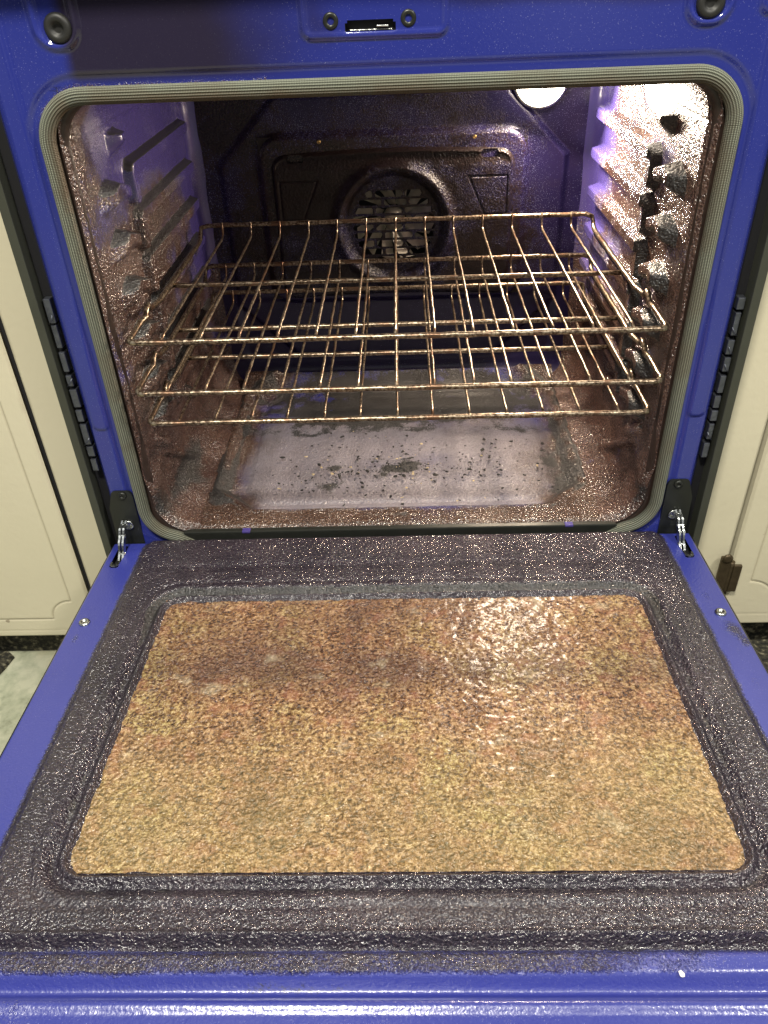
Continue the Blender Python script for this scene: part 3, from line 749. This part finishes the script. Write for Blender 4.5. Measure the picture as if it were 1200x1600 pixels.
# ------------------------------------------------------------------ racks
def rack(z, yf, x0, label, seed):
    rt = empty('oven_rack', (x0, yf, z)); tag(rt, label, 'oven rack', 'wire racks stacked in the oven')
    rg = random.Random(seed); RW = .2715; LY = .355; up = .0175
    j = lambda a=.0005: rg.uniform(-a, a)
    # frame rail: front bar, side bars with stop notch, raised rear bar
    side = [(.0, .0), (.020, .0), (.052, .001), (.066, .0015), (.074, .0085), (.081, .0095), (.088, .003), (.100, .0015)]
    path = []
    def arc(cx, cy_, r, a0, a1, zz, n=6):
        return [(cx+r*math.cos(math.radians(a0+(a1-a0)*i/n)), cy_+r*math.sin(math.radians(a0+(a1-a0)*i/n)), zz) for i in range(n+1)]
    n = 40
    left = arc(-RW+.010, .010, .010, 270, 180, 0)
    left += [(-RW+.0+.002*(y > .06), y, h_) for y, h_ in side[1:]]
    left += [(-RW+.0035, y, .0) for y in np.linspace(.12, LY-.02, 22)]
    left += [(-RW+.0035, LY-.008, .002), (-RW+.0035, LY-.001, .008), (-RW+.005, LY+.001, up-.003), (-RW+.014, LY+.001, up)]
    right = [(-x, y, z_) for x, y, z_ in left]
    front = [(x, 0, 0) for x in np.linspace(-RW+.012, RW-.012, n)]
    back = [(x, LY+.001, up) for x in np.linspace(RW-.016, -RW+.016, n)]
    path = front+right+back+left[::-1]
    m = MB(); path = [(a+j(.0003), b2+j(.0003), c2+j(.0003)) for a, b2, c2 in path]; path.append(path[0])
    m.tube(path, lambda i: .0030+.00025*math.sin(i*2.1), 10, cap=False); m.build('frame_rail', M_wire, rt)
    m = MB(); m.tube([(x, .178, -.0032+j(.0002)) for x in np.linspace(-RW+.004, RW-.004, n)], .0029, 10); m.build('cross_bar', M_wire, rt)
    for k in range(13):
        x = -.2376+.0396*k
        xx = x+j(.0008)
        pts = [(xx+j(.0003), y, .0030-.0026*(y < .004)) for y in np.linspace(-.0015, LY-.018, 28)]
        pts += [(xx, LY-.010, .0038), (xx, LY-.0045, .0068), (xx, LY-.0022, .012), (xx, LY-.0022, up+.0042)]
        m = MB(); m.tube(pts, lambda i: .00155+.00015*math.sin(i*1.7), 7); m.build('wire', M_wire, rt)
    return rt
rack(.2655, -.0205, .0025, 'topmost wire rack with burnt golden brown bars, closest to the fan cover', 1)
rack(.2140, -.0320, .0030, 'middle wire rack of the three, directly beneath the topmost one', 2)
rack(.1685, -.0130, .0020, 'lowest wire rack, its front bar hanging just above the spotted oven floor', 3)

# ------------------------------------------------------------------ crumbs
def chunk(m, c, r, rg):
    bm2 = bmesh.ops.create_icosphere(m.bm, subdivisions=1, radius=1)
    sx, sy_, sz = r*rg.uniform(.6, 1.7), r*rg.uniform(.5, 1.1), r*rg.uniform(.25, .6); a = rg.uniform(0, 6.3)
    for v in bm2['verts']:
        p = v.co*rg.uniform(.65, 1.25); x, y = p.x*sx, p.y*sy_
        v.co = Vector((c[0]+x*math.cos(a)-y*math.sin(a), c[1]+x*math.sin(a)+y*math.cos(a), c[2]+p.z*sz))
rg = random.Random(11); m = MB(); m2 = MB()
cl = [(-.01, .15, .05), (-.09, .12, .035), (.02, .14, .09), (.12, .14, .05), (-.02, .20, .08), (.05, .09, .10), (0, .065, .17)]
for i in range(700):
    cx, cy2, sg = rg.choice(cl); x, y = rg.gauss(cx, sg), rg.gauss(cy2, sg*.5)
    if not (-.20 < x < .21 and .055 < y < .27): continue
    r = .0005+.0024*rg.random()**2.6
    chunk(m if rg.random() < .9 else m2, (x, y, .0065+r*.3), r, rg)
tag(m.build('charred_crumbs', M_ash), 'tiny black charred crumbs scattered over the oven floor', 'crumbs', kind='stuff')
tag(m2.build('tan_crumbs', M_tan), 'tiny tan crumbs scattered among the black ones on the oven floor', 'crumbs', kind='stuff')
for x, y, r, lab in ((.118, .182, .0042, 'largest black burnt flake on the oven floor, right of centre and farthest back'),
                     (.098, .150, .0032, 'black burnt flake just in front of the largest one on the oven floor'),
                     (.050, .120, .0034, 'black burnt flake right of centre on the oven floor, nearest the front')):
    m = MB(); chunk(m, (x, y, .0085), r, rg); tag(m.build('burnt_flake', M_ash), lab, 'burnt flake', 'burnt flakes on the oven floor')
a = TH; d = .5205
m = MB(); chunk(m, (.183, -d*math.cos(a)-.0, .0035+d*math.sin(a)+.0022), .0026, rg)
tag(m.build('crumb', M_white), 'single white crumb lying on the blue near edge of the oven door', 'crumb')

# ------------------------------------------------------------------ cabinets
def cab_front(name, x0, x1, z0, z1, y, parent, groove=None, lines=(), step=.0013):
    xs = np.arange(x0, x1+step/2, step); zs = np.arange(z0, z1+.002, .0016)
    X, Z = np.meshgrid(xs, zs, indexing='ij'); h = 0*X; gr = 0*X
    ed = np.minimum.reduce([X-xs[0], xs[-1]-X, Z-zs[0], zs[-1]-Z])
    h -= .003*(1-ss(ed, 0, .0035))
    if groove is not None:
        gx0, gx1, gz0, gz1, r = groove
        bx = np.maximum.reduce([gx0-X, X-gx1, gz0-Z, Z-gz1])
        for cx, cz in ((gx0, gz0), (gx1, gz0)):
            bx = np.maximum(bx, r-np.hypot(X-cx, Z-cz))
        w = 1-ss(np.abs(bx), .0003, .0015); h -= .0016*w; gr = np.maximum(gr, w*.5)
    for ax, v, wd in lines:
        w = 1-ss(np.abs((X if ax == 'x' else Z)-v), wd*.3, wd); h -= .0014*w; gr = np.maximum(gr, w*.35)
    gr = gr+.25*np.clip(fbm(X, Z, 30, 91), 0, 1)*(ed < .004)
    return grid(name, np.stack([X, y-h, Z], -1), M_cab, parent, attrs={'groove': gr})
cabl = empty('cabinet', (-.55, .03, -.25)); tag(cabl, 'cream painted cabinet to the left of the oven, scooped groove on its door', 'cabinet', 'cream kitchen cabinets')
def sub(o, par):
    o.parent = par; o.location = Vector(o.location)-Vector(par.location); return o
sub(cab_front('stile', -.4185, -.3665, -.192, .62, .031, None), cabl)
sub(cab_front('door', -.70, -.4225, -.190, .62, .028, None, (-.66, -.4495, -.156, .60, .032), (('z', -.1765, .001),)), cabl)
sub(MB().box(-.72, -.3675, .046, .30, -.192, .62).build('carcass', M_cab), cabl)
sub(MB().box(-.4224, -.4186, .0335, .0455, -.19, .62).build('door_gap', M_void), cabl)
sub(MB().box(-.72, -.3675, .060, .075, -.2495, -.1925).build('toe_kick', M_mat), cabl)
cabr = empty('cabinet', (.55, .03, -.25)); tag(cabr, 'cream painted cabinet to the right of the oven, old bronze hinge at its door edge', 'cabinet', 'cream kitchen cabinets')
sub(cab_front('stile', .3665, .4255, -.186, .62, .031, None, None, (('x', .3715, .0014), ('x', .3765, .0016), ('x', .3800, .0008))), cabr)
sub(cab_front('door', .4290, .70, -.186, .62, .027, None, (.4600, .66, -.1440, .60, .036), (('z', -.1660, .001),)), cabr)
sub(MB().box(.3675, .72, .046, .30, -.186, .62).build('carcass', M_cab), cabr)
sub(MB().box(.3675, .72, .060, .075, -.2495, -.1865).build('toe_kick', M_mat), cabr)
hg = MB()
hg.tube([(.4275, .0245, z) for z in np.linspace(-.125, -.072, 8)], .0034, 10)
hg.box(.4120, .4255, .0215, .0275, -.128, -.064, .0015)
hg.lathe([(.0065, 0), (.0065, .002), (.004, .0032)], (.4185, .0220, -.0645), 'y-', 16)
hg.box(.4290, .4400, .0200, .0245, -.120, -.076, .0012)
sub(hg.build('hinge', M_hingeb), cabr)

# ------------------------------------------------------------------ things on the kitchen floor
def rug(name, poly, z, label, cat):
    m = MB().prism(poly, 'z', z, z+.006, .001); return tag(m.build(name, M_mat), label, cat)
rug('floor_mat', [(-.80, .055), (-.585, .055), (-.573, .045), (-.578, .020), (-.600, -.03), (-.64, -.12), (-.80, -.2)], -.2495, 'dark brown mat corner on the pale floor below the left cabinet', 'mat')
rug('floor_rug', [(.455, .056), (.90, .056), (.90, -.45), (.40, -.45), (.40, -.02)], -.2495, 'dark speckled rug on the floor below the right cabinet', 'rug')
